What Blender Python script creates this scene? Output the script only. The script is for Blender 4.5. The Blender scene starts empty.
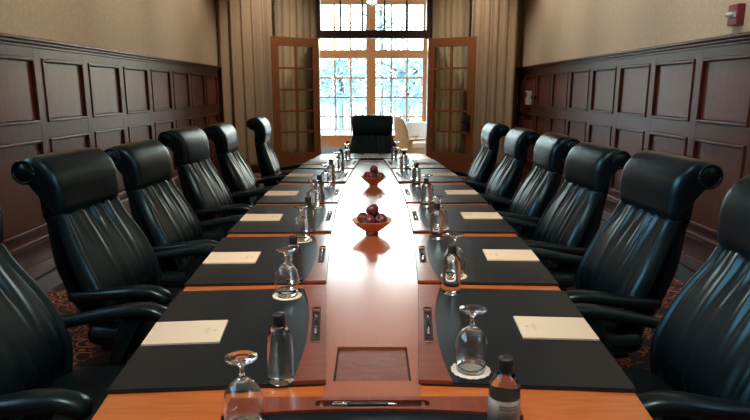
import bpy, bmesh, math, random
from mathutils import Vector, Matrix
random.seed(7)
S = bpy.context.scene
C = S.collection
PI = math.pi
R = math.radians
TZ = 0.75          # table top height
EYE = 1.45

# ------------------------------------------------------------------ materials
def mat(name):
    m = bpy.data.materials.new(name)
    m.use_nodes = True
    nt = m.node_tree
    b = nt.nodes['Principled BSDF']
    return m, nt, b

def setp(b, **kw):
    for k, v in kw.items():
        k = k.replace('_', ' ')
        if k in b.inputs:
            i = b.inputs[k]
            if isinstance(v, tuple) and len(v) == 3:
                v = (*v, 1)
            i.default_value = v

def plain(name, col, rough=0.5, **kw):
    m, nt, b = mat(name)
    setp(b, Base_Color=col, Roughness=rough, **kw)
    return m

def coords(nt, scale=(1, 1, 1), rot=(0, 0, 0), kind='Object'):
    tc = nt.nodes.new('ShaderNodeTexCoord')
    mp = nt.nodes.new('ShaderNodeMapping')
    mp.inputs['Scale'].default_value = scale
    mp.inputs['Rotation'].default_value = rot
    nt.links.new(tc.outputs[kind], mp.inputs['Vector'])
    return mp.outputs['Vector']

def noise(nt, vec, scale=5, detail=4, rough=0.55, dist=0.0):
    n = nt.nodes.new('ShaderNodeTexNoise')
    n.inputs['Scale'].default_value = scale
    n.inputs['Detail'].default_value = detail
    n.inputs['Roughness'].default_value = rough
    n.inputs['Distortion'].default_value = dist
    nt.links.new(vec, n.inputs['Vector'])
    return n.outputs['Fac']

def ramp(nt, fac, stops):
    r = nt.nodes.new('ShaderNodeValToRGB')
    el = r.color_ramp.elements
    while len(el) < len(stops):
        el.new(0.5)
    for e, (p, c) in zip(el, stops):
        e.position = p
        e.color = (*c, 1)
    nt.links.new(fac, r.inputs['Fac'])
    return r.outputs['Color']

def bump(nt, b, fac, strength=0.2, dist=0.002):
    bp = nt.nodes.new('ShaderNodeBump')
    bp.inputs['Strength'].default_value = strength
    bp.inputs['Distance'].default_value = dist
    nt.links.new(fac, bp.inputs['Height'])
    nt.links.new(bp.outputs['Normal'], b.inputs['Normal'])

def wood(name, dark, mid, light, scale, rough=0.3, coat=0.5, coat_rough=0.1, bmp=0.05, nscale=6):
    m, nt, b = mat(name)
    v = coords(nt, scale)
    f = noise(nt, v, nscale, 6, 0.62, 0.6)
    col = ramp(nt, f, [(0.25, dark), (0.5, mid), (0.75, light)])
    nt.links.new(col, b.inputs['Base Color'])
    setp(b, Roughness=rough, Coat_Weight=coat, Coat_Roughness=coat_rough)
    if bmp:
        bump(nt, b, f, bmp, 0.001)
    return m

M = {}
# table woods: grain runs across the border, along the middle panel
M['cherry'] = wood('cherry_veneer', (.36, .088, .018), (.47, .125, .026), (.58, .17, .04), (1.2, 12, 4), .30, .55, .16, .02)
M['inlay'] = wood('inlay_veneer', (.32, .085, .034), (.34, .092, .037), (.36, .10, .04), (26, 1.2, 4), .30, 1.0, .15, .0)
M['inlay'].node_tree.nodes['Principled BSDF'].inputs['Coat IOR'].default_value = 1.9
M['mahog_rail'] = wood('desk_pad_mahogany', (.13, .026, .014), (.18, .038, .02), (.24, .055, .028), (8, 1.2, 4), .3, .6, .15, .02)
M['hatch'] = wood('hatch_lid_wood', (.10, .022, .012), (.17, .042, .022), (.24, .07, .036), (3, 9, 4), .3, .5, .15, .02)
M['panel'] = wood('panelling_mahogany', (.040, .0080, .0060), (.068, .0145, .010), (.10, .024, .016), (9, 9, 1.1), .36, .08, .2, .04)
M['panel'].node_tree.nodes['Principled BSDF'].inputs['Specular IOR Level'].default_value = .34
M['panel_field'] = wood('panel_centre_mahogany', (.062, .017, .011), (.105, .030, .018), (.165, .052, .031), (11, 11, 1.0), .36, .10, .2, .04)
M['panel_field'].node_tree.nodes['Principled BSDF'].inputs['Specular IOR Level'].default_value = .34
M['door_wood'] = wood('door_wood', (.20, .062, .022), (.27, .088, .03), (.34, .12, .045), (9, 9, 1.0), .38, .3, .2, .03)
M['shaded_frame'] = wood('transom_shaded_wood', (.028, .011, .010), (.040, .016, .014), (.055, .022, .018), (1, 9, 9), .4, .3, .2, .03)  # backlit shade of the transom frame put into the wood colour
M['pine'] = wood('window_pine', (.42, .155, .048), (.54, .215, .072), (.62, .275, .105), (9, 9, 1.0), .45, .2, .25, .03)
M['oak_chair'] = wood('lounge_chair_oak', (.50, .29, .11), (.62, .38, .16), (.70, .46, .22), (6, 6, 1), .45, .1, .3, .03)
M['black_edge'] = plain('black_board', (.006, .006, .007), .45)
M['recess'] = plain('recess_black', (.008, .005, .004), .6)
M['tray'] = plain('tray_wood', (.022, .010, .007), .55)
M['chrome'] = plain('chrome', (.75, .76, .78), .14, Metallic=1.0)
M['brass'] = plain('brass_tray', (.62, .38, .17), .28, Metallic=1.0)
M['pen_black'] = plain('pen_black', (.012, .012, .014), .3)
M['plastic_black'] = plain('cap_black', (.010, .010, .011), .42)
M['caster'] = plain('caster_black', (.012, .012, .012), .5)
M['iron'] = plain('black_iron', (.010, .009, .009), .42, Metallic=.4)
M['bulb_housing'] = plain('white_metal', (.75, .74, .72), .4)
M['ceiling'] = plain('ceiling_paint', (.70, .68, .65), .9)
M['cream'] = plain('sunroom_paint', (.72, .66, .56), .85)
M['stone'] = plain('stone', (.33, .36, .38), .6)
M['switch'] = plain('grey_plastic', (.42, .40, .37), .5)
M['red_plastic'] = plain('alarm_red', (.21, .018, .04), .4)
M['lens'] = plain('strobe_lens', (.85, .88, .9), .15, Transmission_Weight=.35)

# leather
m, nt, b = mat('black_leather')
v = coords(nt)
f = noise(nt, v, 260, 3, .6)
f2 = noise(nt, v, 7, 3, .55)
rr = nt.nodes.new('ShaderNodeMapRange')
rr.inputs['To Min'].default_value = .25
rr.inputs['To Max'].default_value = .37
nt.links.new(f2, rr.inputs['Value'])
nt.links.new(rr.outputs['Result'], b.inputs['Roughness'])
setp(b, Base_Color=(.0045, .0085, .0115), Specular_IOR_Level=.62, Specular_Tint=(.45, .84, 1.0))  # cool window sheen put into the bluish specular tint
bump(nt, b, f, .10, .0006)
M['leather'] = m
m, nt, b = mat('pad_leather')
v = coords(nt)
f = noise(nt, v, 420, 2, .6)
setp(b, Base_Color=(.004, .0055, .0075), Roughness=.39, Specular_IOR_Level=.62, Specular_Tint=(.50, .80, 1.0))  # blue of the daylight sheen painted in through the tint
bump(nt, b, f, .12, .0005)
M['pad'] = m

# wallpaper
m, nt, b = mat('wallpaper')
v = coords(nt, (1, 1, 1))
w = nt.nodes.new('ShaderNodeTexVoronoi')
w.inputs['Scale'].default_value = 34
nt.links.new(v, w.inputs['Vector'])
f3 = noise(nt, v, 1.2, 2)
col = ramp(nt, w.outputs['Distance'], [(0.0, (.46, .36, .245)), (.55, (.51, .405, .285)), (1, (.55, .44, .315))])
nt.links.new(col, b.inputs['Base Color'])
setp(b, Roughness=.8)
bump(nt, b, w.outputs['Distance'], .15, .002)
M['paper_wall'] = m

# carpet
m, nt, b = mat('carpet_pattern')
v = coords(nt, (1, 1, 1))
nv = nt.nodes.new('ShaderNodeTexNoise'); nv.inputs['Scale'].default_value = 5
nt.links.new(v, nv.inputs['Vector'])
mx = nt.nodes.new('ShaderNodeVectorMath'); mx.operation = 'MULTIPLY_ADD'
mx.inputs[1].default_value = (.16, .16, 0)
nt.links.new(nv.outputs['Color'], mx.inputs[0]); nt.links.new(v, mx.inputs[2])
vo = nt.nodes.new('ShaderNodeTexVoronoi'); vo.inputs['Scale'].default_value = 11
nt.links.new(mx.outputs[0], vo.inputs['Vector'])
ma = nt.nodes.new('ShaderNodeMath'); ma.operation = 'MULTIPLY'; ma.inputs[1].default_value = 22
nt.links.new(vo.outputs['Distance'], ma.inputs[0])
si = nt.nodes.new('ShaderNodeMath'); si.operation = 'SINE'
nt.links.new(ma.outputs[0], si.inputs[0])
mr = nt.nodes.new('ShaderNodeMapRange'); mr.inputs['From Min'].default_value = -1
nt.links.new(si.outputs[0], mr.inputs['Value'])
c1 = ramp(nt, mr.outputs[0], [(0.0, (.012, .010, .020)), (.46, (.016, .012, .022)), (.54, (.24, .014, .022)), (.86, (.27, .018, .026)), (.95, (.34, .20, .07)), (1, (.42, .27, .11))])
f4 = noise(nt, v, 3.2, 3, .6)
c2 = ramp(nt, f4, [(.44, (0, 0, 0)), (.52, (1, 1, 1))])
mxc = nt.nodes.new('ShaderNodeMix'); mxc.data_type = 'RGBA'
mxc.inputs[6].default_value = (.016, .012, .020, 1)
nt.links.new(c2, mxc.inputs[0]); nt.links.new(c1, mxc.inputs[7])
nt.links.new(mxc.outputs[2], b.inputs['Base Color'])
setp(b, Roughness=.95)
fz = noise(nt, v, 300, 2)
bump(nt, b, fz, .4, .003)
M['carpet'] = m

# marble border floor
m, nt, b = mat('dark_marble')
v = coords(nt)
f = noise(nt, v, 4, 8, .65, 1.5)
col = ramp(nt, f, [(.3, (.006, .009, .011)), (.55, (.018, .022, .025)), (.75, (.06, .063, .06))])
nt.links.new(col, b.inputs['Base Color'])
setp(b, Roughness=.25)
M['marble'] = m

# curtain fabric (lets some light through)
def fabric(name, col, trans):
    m, nt, b = mat(name)
    v = coords(nt, (60, 60, 3))
    f = noise(nt, v, 4, 3)
    c = ramp(nt, f, [(.3, tuple(x * .88 for x in col)), (.7, tuple(min(1, x * 1.08) for x in col))])
    nt.links.new(c, b.inputs['Base Color'])
    setp(b, Roughness=.8, Sheen_Weight=.15)
    tr = nt.nodes.new('ShaderNodeBsdfTranslucent')
    nt.links.new(c, tr.inputs['Color'])
    ms = nt.nodes.new('ShaderNodeMixShader')
    ms.inputs[0].default_value = trans
    nt.links.new(b.outputs[0], ms.inputs[1]); nt.links.new(tr.outputs[0], ms.inputs[2])
    nt.links.new(ms.outputs[0], nt.nodes['Material Output'].inputs['Surface'])
    return m
M['curtain'] = fabric('curtain_tan', (.48, .345, .22), .25)
M['curtain_inner'] = fabric('curtain_greige', (.52, .40, .27), .5)

# thin window pane: mostly clear with a weak reflection
m = bpy.data.materials.new('window_glass'); m.use_nodes = True
nt = m.node_tree; nt.nodes.clear()
out = nt.nodes.new('ShaderNodeOutputMaterial')
tp = nt.nodes.new('ShaderNodeBsdfTransparent'); tp.inputs[0].default_value = (.95, .985, .98, 1)
gl = nt.nodes.new('ShaderNodeBsdfGlossy'); gl.inputs['Roughness'].default_value = .02
fr = nt.nodes.new('ShaderNodeFresnel'); fr.inputs[0].default_value = 1.35
mi = nt.nodes.new('ShaderNodeMixShader')
nt.links.new(fr.outputs[0], mi.inputs[0]); nt.links.new(tp.outputs[0], mi.inputs[1]); nt.links.new(gl.outputs[0], mi.inputs[2])
nt.links.new(mi.outputs[0], out.inputs[0])
M['pane'] = m
M['glass'] = plain('clear_glass', (.98, .99, .99), .0, Transmission_Weight=1.0, IOR=1.47)
M['water'] = plain('bottle_plastic_water', (.93, .965, .97), .015, Transmission_Weight=1.0, IOR=1.36)
M['label'] = plain('bottle_label', (.21, .165, .14), .35)
M['label_ink'] = plain('bottle_label_ink', (.10, .085, .075), .5)
M['paper'] = plain('cream_paper', (.78, .65, .49), .75)
M['ink'] = plain('tan_ink', (.55, .43, .31), .75)
m, nt, b = mat('lace_paper')
v = coords(nt)
vo = nt.nodes.new('ShaderNodeTexVoronoi'); vo.inputs['Scale'].default_value = 130
nt.links.new(v, vo.inputs['Vector'])
col = ramp(nt, vo.outputs['Distance'], [(0.0, (.42, .32, .26)), (.28, (.78, .70, .62)), (1, (.84, .76, .68))])
nt.links.new(col, b.inputs['Base Color']); setp(b, Roughness=.8)
bump(nt, b, vo.outputs['Distance'], .5, .001)
M['lace'] = m
# fruit
m, nt, b = mat('red_apple')
v = coords(nt, (1, 1, .35))
f = noise(nt, v, 38, 4, .6)
col = ramp(nt, f, [(.3, (.05, .006, .011)), (.55, (.11, .012, .018)), (.78, (.26, .04, .035))])
nt.links.new(col, b.inputs['Base Color']); setp(b, Roughness=.28, Coat_Weight=.4, Coat_Roughness=.1)
M['apple'] = m
M['stem'] = plain('fruit_stem', (.07, .035, .015), .8)
M['bowl_out'] = wood('bowl_wood', (.50, .20, .11), (.58, .25, .14), (.64, .30, .18), (3, 3, 14), .35, .3, .2, .02)
M['bowl_in'] = wood('bowl_inside', (.60, .36, .19), (.66, .42, .24), (.70, .47, .28), (3, 3, 14), .4, .2, .2, .02)
# outdoors
m, nt, b = mat('frosted_leaves')
v = coords(nt)
f = noise(nt, v, 3.5, 3)
col = ramp(nt, f, [(.32, (.14, .27, .30)), (.52, (.33, .49, .53)), (.68, (.66, .79, .83))])
nt.links.new(col, b.inputs['Base Color']); setp(b, Roughness=.9)
M['leaves'] = m
M['bark'] = plain('bark', (.12, .10, .09), .9)
M['snow'] = plain('pale_ground', (.86, .92, .95), .9)
M['rail_paint'] = plain('railing_blue_grey', (.13, .22, .27), .6)
M['cloth'] = plain('white_cloth', (.92, .92, .90), .85)
M['cushion'] = plain('cream_cushion', (.86, .82, .74), .9)

# ------------------------------------------------------------------ mesh helpers
class MB:
    def __init__(s):
        s.v = []; s.f = []; s.smooth = []; s.mi = []
        s.cur = 0
    def add(s, vs, fs, smooth=False):
        o = len(s.v)
        s.v.extend([tuple(p) for p in vs])
        for f in fs:
            s.f.append(tuple(i + o for i in f)); s.smooth.append(smooth); s.mi.append(s.cur)
        return s
    def box(s, c, d, bev=0.0, rot=None):
        bm = bmesh.new()
        bmesh.ops.create_cube(bm, size=1)
        bmesh.ops.scale(bm, vec=d, verts=bm.verts)
        if bev:
            bmesh.ops.bevel(bm, geom=list(bm.edges), offset=bev, segments=2, profile=.6, affect='EDGES')
        if rot is not None:
            bmesh.ops.transform(bm, matrix=rot, verts=bm.verts)
        bmesh.ops.translate(bm, vec=c, verts=bm.verts)
        bm.verts.index_update()
        s.add([v.co for v in bm.verts], [[v.index for v in f.verts] for f in bm.faces], False)
        bm.free()
        return s
    def b2(s, x0, x1, y0, y1, z0, z1, bev=0.0):
        return s.box(((x0 + x1) / 2, (y0 + y1) / 2, (z0 + z1) / 2), (abs(x1 - x0), abs(y1 - y0), abs(z1 - z0)), bev)
    def lathe(s, prof, n=24, c=(0, 0, 0), smooth=True, wob=None):
        vs = []; fs = []
        k = len(prof)
        idx = []
        for (r, z) in prof:
            if r < 1e-6:
                idx.append([len(vs)] * n); vs.append((c[0], c[1], c[2] + z))
            else:
                row = []
                for i in range(n):
                    a = 2 * PI * i / n
                    rr_ = r * (wob(a, z) if wob else 1)
                    row.append(len(vs)); vs.append((c[0] + rr_ * math.cos(a), c[1] + rr_ * math.sin(a), c[2] + z))
                idx.append(row)
        for j in range(k - 1):
            for i in range(n):
                i2 = (i + 1) % n
                q = [idx[j][i], idx[j][i2], idx[j + 1][i2], idx[j + 1][i]]
                q2 = []
                for t in q:
                    if t not in q2: q2.append(t)
                if len(q2) >= 3: fs.append(q2)
        return s.add(vs, fs, smooth)
    def tube(s, pts, rad, n=10, up=(0, 0, 1), sq=1.0, smooth=True):
        """sweep along pts; rad = list of (ru, rv): ru sideways, rv along 'up'; sq<1 -> squarer"""
        pts = [Vector(p) for p in pts]
        vs = []; fs = []
        for i, p in enumerate(pts):
            t = (pts[min(i + 1, len(pts) - 1)] - pts[max(i - 1, 0)]).normalized()
            side = t.cross(Vector(up))
            if side.length < 1e-4: side = t.cross(Vector((1, 0, 0)))
            side.normalize(); u = side.cross(t).normalized()
            r = rad[i] if isinstance(rad, list) else rad
            if not isinstance(r, tuple): r = (r, r)
            for k in range(n):
                a = 2 * PI * k / n
                ca, sa = math.cos(a), math.sin(a)
                ca = math.copysign(abs(ca) ** sq, ca); sa = math.copysign(abs(sa) ** sq, sa)
                vs.append(p + side * ca * r[0] + u * sa * r[1])
        for i in range(len(pts) - 1):
            for k in range(n):
                k2 = (k + 1) % n
                fs.append([i * n + k, i * n + k2, (i + 1) * n + k2, (i + 1) * n + k])
        fs.append(list(range(n))[::-1]); fs.append([(len(pts) - 1) * n + k for k in range(n)])
        return s.add(vs, fs, smooth)
    def prism(s, outline, z0, z1, smooth=False):
        n = len(outline)
        vs = [(x, y, z0) for x, y in outline] + [(x, y, z1) for x, y in outline]
        fs = [list(range(n))[::-1], list(range(n, 2 * n))]
        for i in range(n):
            j = (i + 1) % n
            fs.append([i, j, n + j, n + i])
        return s.add(vs, fs, smooth)
    def strip(s, us, a, b_, z0, z1, swap=False):
        """prism between curves a(u) and b(u), sampled on us; swap: u is x instead of y"""
        vs = []; fs = []
        n = len(us)
        for u in us:
            for val in (a(u), b_(u)):
                for z in (z0, z1):
                    vs.append((u, val, z) if swap else (val, u, z))
        for i in range(n - 1):
            o = 4 * i; p = o + 4
            for q in ([o, o + 2, p + 2, p], [o + 1, p + 1, p + 3, o + 3], [o, p, p + 1, o + 1], [o + 2, o + 3, p + 3, p + 2]):
                fs.append(q)
        fs.append([0, 1, 3, 2]); e = 4 * (n - 1); fs.append([e, e + 2, e + 3, e + 1])
        return s.add(vs, fs)
    def build(s, name, mats, parent=None, recalc=True, auto=None):
        me = bpy.data.meshes.new(name)
        me.from_pydata(s.v, [], s.f)
        me.update()
        if recalc:
            bm = bmesh.new(); bm.from_mesh(me)
            bmesh.ops.recalc_face_normals(bm, faces=bm.faces)
            bm.to_mesh(me); bm.free()
        for i, p in enumerate(me.polygons):
            p.use_smooth = s.smooth[i]
            p.material_index = s.mi[i]
        if not isinstance(mats, (list, tuple)): mats = [mats]
        for mm in mats: me.materials.append(mm)
        o = bpy.data.objects.new(name, me)
        C.objects.link(o)
        if parent is not None: o.parent = parent
        return o

def tag(o, label=None, cat=None, group=None, kind=None):
    if label: o['label'] = label
    if cat: o['category'] = cat
    if group: o['group'] = group
    if kind: o['kind'] = kind
    return o

def empty(name, loc=(0, 0, 0), rz=0.0):
    o = bpy.data.objects.new(name, None)
    o.empty_display_size = .1
    C.objects.link(o)
    o.location = loc; o.rotation_euler = (0, 0, rz)
    return o

def dup(o, parent=None):
    c = o.copy(); C.objects.link(c)
    if parent is not None: c.parent = parent
    for ch in list(o.children): dup(ch, c)
    return c

def smoothstep(a, b, x):
    t = max(0, min(1, (x - a) / (b - a)))
    return t * t * (3 - 2 * t)

# ------------------------------------------------------------------ room shell
WX = 2.70            # side walls
FY = 10.95           # inner face of the wall with the doors
BY = -3.2            # wall behind the table's near end
CZ = 4.40
RAILZ = 1.84
def struct(o, label, cat):
    return tag(o, label, cat, kind='structure')

struct(MB().b2(-WX - .2, WX + .2, BY - .2, 11.15, -.1, 0).build('floor', M['marble']), 'dark marble floor showing as a border along the panelled walls', 'floor')
rug = MB().b2(-2.36, 2.36, -2.6, 10.2, .001, .014).build('carpet', M['carpet'])
tag(rug, 'dark carpet with red and gold scroll pattern under the chairs', 'carpet')
struct(MB().b2(-WX - .2, WX + .2, BY - .2, 11.15, CZ, CZ + .1).build('ceiling', M['ceiling']), 'pale plain ceiling over the boardroom', 'ceiling')
LZ0, LZ1 = 1.95, 3.80
def side_wall(sg, name, label, y0, y1, wn, wlabel):  # each wall gets an unseen high window, added to bring in daylight
    w = MB()
    xa, xb = sg * WX, sg * (WX + .15)
    w.b2(xa, xb, y1, 11.1, 0, CZ); w.b2(xa, xb, BY, y0, 0, CZ)
    w.b2(xa, xb, y0, y1, 0, LZ0); w.b2(xa, xb, y0, y1, LZ1, CZ)
    struct(w.build(name, M['paper_wall']), label, 'wall')
    e = empty('window_%d' % wn, (sg * (WX + .08), (y0 + y1) / 2, LZ0))
    struct(e, wlabel, 'window')
    q = (y1 - y0) / 2; h = LZ1 - LZ0
    f = MB()
    for a_ in (-q, -.03, q - .06): f.b2(-.05, .05, a_, a_ + .06, 0, h)
    f.b2(-.05, .05, -q, q, 0, .06); f.b2(-.05, .05, -q, q, h - .06, h)
    f.build('window_frame', M['door_wood'], e)
    MB().b2(-.003, .003, -q + .05, q - .05, .05, h - .05).build('pane', M['pane'], e)
side_wall(-1, 'wall_left', 'tan papered wall facing the fire alarm, above dark panelling', -.8, 3.2, 6, 'unseen wood framed window added for daylight, high in the wall facing the fire alarm')
side_wall(1, 'wall_right', 'cream papered wall carrying the red fire alarm', -1.4, .8, 9, 'unseen wood framed window added for daylight, high in the wall with the fire alarm')
struct(MB().b2(-WX, WX, BY - .15, BY, 0, CZ).build('wall_back', M['paper_wall']), 'papered wall closing the room behind the viewpoint', 'wall')
DX0, DX1 = -.96, 1.02   # door opening
fw = MB()
SLA, SLB = 1.14, 1.72            # unseen sidelight openings, added to backlight the inner curtains
for s_ in (-1, 1):
    inner = (DX0 - .07) if s_ < 0 else (DX1 + .07)
    def fx(a_, b_, z0, z1): fw.b2(a_, b_, FY, FY + .2, z0, z1)
    fx(s_ * SLB, s_ * WX, 0, CZ); fx(inner, s_ * SLA, 0, CZ)
    fx(s_ * SLA, s_ * SLB, 0, .35); fx(s_ * SLA, s_ * SLB, 3.6, CZ)
fw.b2(DX0 - .07, DX1 + .07, FY, FY + .2, 4.14, CZ)
struct(fw.build('wall_far', M['paper_wall']), 'papered wall around the open glass doors and transom', 'wall')
for s_, n_ in ((-1, 7), (1, 8)):
    w_ = empty('window_%d' % n_, (s_ * (SLA + SLB) / 2, FY + .1, 0))
    struct(w_, 'unseen sidelight added to backlight the paler curtain ' + ('on the fire alarm side' if s_ > 0 else 'opposite the fire alarm'), 'window')
    h_ = (SLB - SLA) / 2
    f = MB()
    for q_ in (-1, 1): f.b2(q_ * h_, q_ * (h_ - .06), -.05, .05, .35, 3.6)
    for z_ in (.35, 2.36, 3.54): f.b2(-h_, h_, -.05, .05, z_, z_ + .06)
    f.build('window_frame', M['door_wood'], w_)
    MB().b2(-h_ + .05, h_ - .05, -.003, .003, .4, 3.55).build('pane', M['pane'], w_)

def wainscot(side, name, label, offs):
    """raised-and-recessed panelling on a side wall: panels of ~0.79 m"""
    s = side
    mb = MB()
    x0 = s * WX
    def bx(t0, t1, y0, y1, z0, z1, bev=0.0):
        mb.b2(x0 - s * t0, x0 - s * t1, y0, y1, z0, z1, bev)
    bx(0, .012, BY, FY - .02, 0.1, RAILZ - .05)                      # backing
    bounds = [offs + .79 * k for k in range(-11, 8)]
    bounds = [b for b in bounds if BY + .1 < b < FY - .12]
    zs = [(.36, 1.06), (1.19, 1.70)]
    # stiles
    for b in bounds: bx(.012, .036, b - .054, b + .054, .30, RAILZ - .06, .004)
    # rails
    for z0, z1 in ((.30, .36), (1.06, 1.19), (1.70, 1.80)):
        bx(.012, .035, BY, FY - .02, z0, z1, .004)
    for b0, b1 in zip(bounds[:-1], bounds[1:]):
        y0, y1 = b0 + .054, b1 - .054
        for z0, z1 in zs:
            # bolection moulding around the panel
            mw = .026
            for (a0, a1, c0, c1) in ((y0, y1, z0, z0 + mw), (y0, y1, z1 - mw, z1), (y0, y0 + mw, z0, z1), (y1 - mw, y1, z0, z1)):
                bx(.01, .046, a0, a1, c0, c1, .008)
            # fielded centre
            mb.cur = 1
            bx(.012, .020, y0 + .028, y1 - .028, z0 + .028, z1 - .028, .006)
            mb.cur = 0
    # cap mouldings
    bx(.0, .045, BY, FY - .02, 1.775, 1.80, .006)
    bx(.0, .062, BY, FY - .02, 1.80, 1.825, .008)
    bx(.0, .085, BY, FY - .02, 1.825, 1.85, .006)
    struct(mb.build(name, [M['panel'], M['panel_field']]), label, 'wall panelling')
    bb = MB()
    bb.b2(x0, x0 - s * .045, BY, FY - .02, 0, .26, .008)
    bb.b2(x0, x0 - s * .06, BY, FY - .02, .26, .30, .012)
    bb.b2(x0, x0 - s * .07, BY, FY - .02, 0, .1, .01)
    struct(bb.build('baseboard_left' if s < 0 else 'baseboard_right', M['panel']), 'tall mahogany baseboard under the panelling ' + ('facing the fire alarm' if s < 0 else 'below the fire alarm'), 'baseboard')
wainscot(-1, 'trim_1', 'dark mahogany wall panelling on the side facing the fire alarm', 5.60)
wainscot(1, 'trim_2', 'dark mahogany wall panelling below the red fire alarm', 5.68)
fp = MB()
for a, b_ in ((-WX + .08, -SLB), (SLB, WX - .08)):
    fp.b2(a, b_, FY - .02, FY, 0, 1.80)
    fp.b2(a, b_, FY - .06, FY, 1.80, 1.85, .006)
struct(fp.build('trim_3', M['panel']), 'dark panelling on the end wall behind the curtains', 'wall panelling')

# ------------------------------------------------------------------ door frame + transom window
DTOP = 2.365
fr = MB()
for x in (DX0 - .035, DX1 + .035):
    fr.b2(x - .035, x + .035, FY - .05, FY + .2, 0, DTOP, .004)
struct(fr.build('trim_4', M['door_wood']), 'wooden jambs of the doorway between the two glass doors', 'door frame')
tw = empty('window_1', ((DX0 + DX1) / 2, FY + .06, DTOP))
struct(tw, 'transom window, frame coloured dark as if backlit, with four bars above the open doors', 'window')
half = (DX1 - DX0) / 2
f = MB()
f.b2(-half - .10, half + .10, -.11, .10, 0, .14, .006)
for sx in (-1, 1): f.b2(sx * (half + .09), sx * (half - .04), -.12, .10, .0, 1.775, .006)
f.b2(-half - .07, half + .07, -.10, .10, 1.69, 1.785, .006)
f.build('window_frame', M['shaded_frame'], tw)
g = MB()
for k in range(1, 5):
    x = -half + 2 * half * k / 5
    g.b2(x - .016, x + .016, -.03, .03, .13, 1.70)
g.build('glazing_bar', M['shaded_frame'], tw)
MB().b2(-half, half, -.004, .004, .13, 1.70).build('pane', M['pane'], tw)

def door_leaf(name, hinge, ang, sgn, label, handle):
    """sgn: leaf extends along local +x*sgn from the hinge"""
    W, H, T = .925, DTOP - .015, .045
    e = empty(name, hinge, ang)
    struct(e, label, 'door')
    st, br, tr = .125, .34, .15
    def X(a, b_): return (sgn * a, sgn * b_)
    f = MB()
    for a, b_ in ((0, st), (W - st, W)):
        f.b2(*X(a, b_), -T / 2, T / 2, .012, H, .003)
    f.b2(*X(st - .004, W - st + .004), -T / 2, T / 2, .012, br, .003)
    f.b2(*X(st - .004, W - st + .004), -T / 2, T / 2, H - tr, H, .003)
    f.build('door_frame', M['door_wood'], e)
    mu = MB()
    xm = W / 2
    mu.b2(*X(xm - .019, xm + .019), -T / 2 + .006, T / 2 - .006, br, H - tr)
    for k in range(1, 5):
        z = br + (H - tr - br) * k / 5
        mu.b2(*X(st, W - st), -T / 2 + .007, T / 2 - .007, z - .017, z + .017)
    mu.build('glazing_bar', M['door_wood'], e)
    MB().b2(*X(st, W - st), -.003, .003, br, H - tr).build('pane', M['pane'], e)
    if handle:
        hh = empty('door_handle'); hh.parent = e
        h = MB()
        for sy in (-1, 1):
            h.b2(*X(W - .115, W - .045), sy * T / 2, sy * (T / 2 + .014), .72, 1.02, .004)
            h.box((sgn * (W - .08), sy * (T / 2 + .03), .90), (.026, .04, .026), .004)
            h.b2(*X(W - .20, W - .06), sy * (T / 2 + .042), sy * (T / 2 + .06), .888, .912, .005)
        o = h.build('door_handle', M['iron'], e)
        bpy.data.objects.remove(hh)
        o.name = 'door_handle'
    return e
AL = math.atan2(.55, .78)
door_leaf('door_1', (DX0 - .005, FY - .075, 0), AL, -1, 'open glazed wooden door on the side away from the fire alarm', False)
AR = math.atan2(-.55, .78)
door_leaf('door_2', (DX1 + .005, FY - .075, 0), AR, 1, 'open glazed wooden door with black lever handle', True)

# ------------------------------------------------------------------ curtains
def curtain(name, x0, x1, y, z0, z1, amp, folds, mat_, label, flare=0.0, seed=0):
    rnd = random.Random(seed)
    ph = [rnd.uniform(0, 6.28) for _ in range(4)]
    nx, nz = folds * 10, 26
    vs = []; fs = []
    th = .004
    def P(i, j, off):
        u = i / nx; t = j / nz
        x = x0 + (x1 - x0) * u
        z = z0 + (z1 - z0) * t
        uu = u + .010 * math.sin(6 * u + 3 * t + ph[0]) + .006 * math.sin(5 * t + ph[1])
        a = amp * (.72 + .28 * math.sin(2.3 * folds * u + ph[2])) * (.85 + .25 * (1 - t))
        w = math.sin(2 * PI * folds * uu + ph[3])
        yy = y + a * (w + .22 * math.sin(4 * PI * folds * uu + ph[1]))
        xx = x + (u - .5) * flare * (1 - t) + .012 * math.cos(2 * PI * folds * uu)
        return (xx, yy + off, z)
    for off in (-th / 2, th / 2):
        for i in range(nx + 1):
            for j in range(nz + 1): vs.append(P(i, j, off))
    N = (nx + 1) * (nz + 1)
    q = lambda i, j: i * (nz + 1) + j
    for i in range(nx):
        for j in range(nz):
            a = [q(i, j), q(i + 1, j), q(i + 1, j + 1), q(i, j + 1)]
            fs.append(a); fs.append([N + k for k in a[::-1]])
    for i in range(nx):
        for j in (0, nz):
            fs.append([q(i, j), q(i + 1, j), N + q(i + 1, j), N + q(i, j)])
    for j in range(nz):
        for i in (0, nx):
            fs.append([q(i, j), q(i, j + 1), N + q(i, j + 1), N + q(i, j)])
    o = MB().add(vs, fs, True).build(name, mat_)
    return tag(o, label, 'curtain', 'curtains beside the glass doors')
CT = CZ - .015
curtain('curtain', -2.67, -1.74, 10.50, .015, CT, .070, 5, M['curtain'], 'tan floor-length curtain beside the wall facing the fire alarm', .02, 1)
curtain('curtain', -1.72, -.99, 10.865, .015, CT, .034, 6, M['curtain_inner'], 'paler curtain behind the glass door without a handle', 0, 2)
curtain('curtain', 1.06, 1.76, 10.865, .015, CT, .034, 6, M['curtain_inner'], 'paler curtain behind the glass door with the black handle', 0, 3)
curtain('curtain', 1.72, 2.52, 10.50, .015, CT, .070, 5, M['curtain'], 'tan floor-length curtain on the fire alarm side of the doors', .02, 4)
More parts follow.
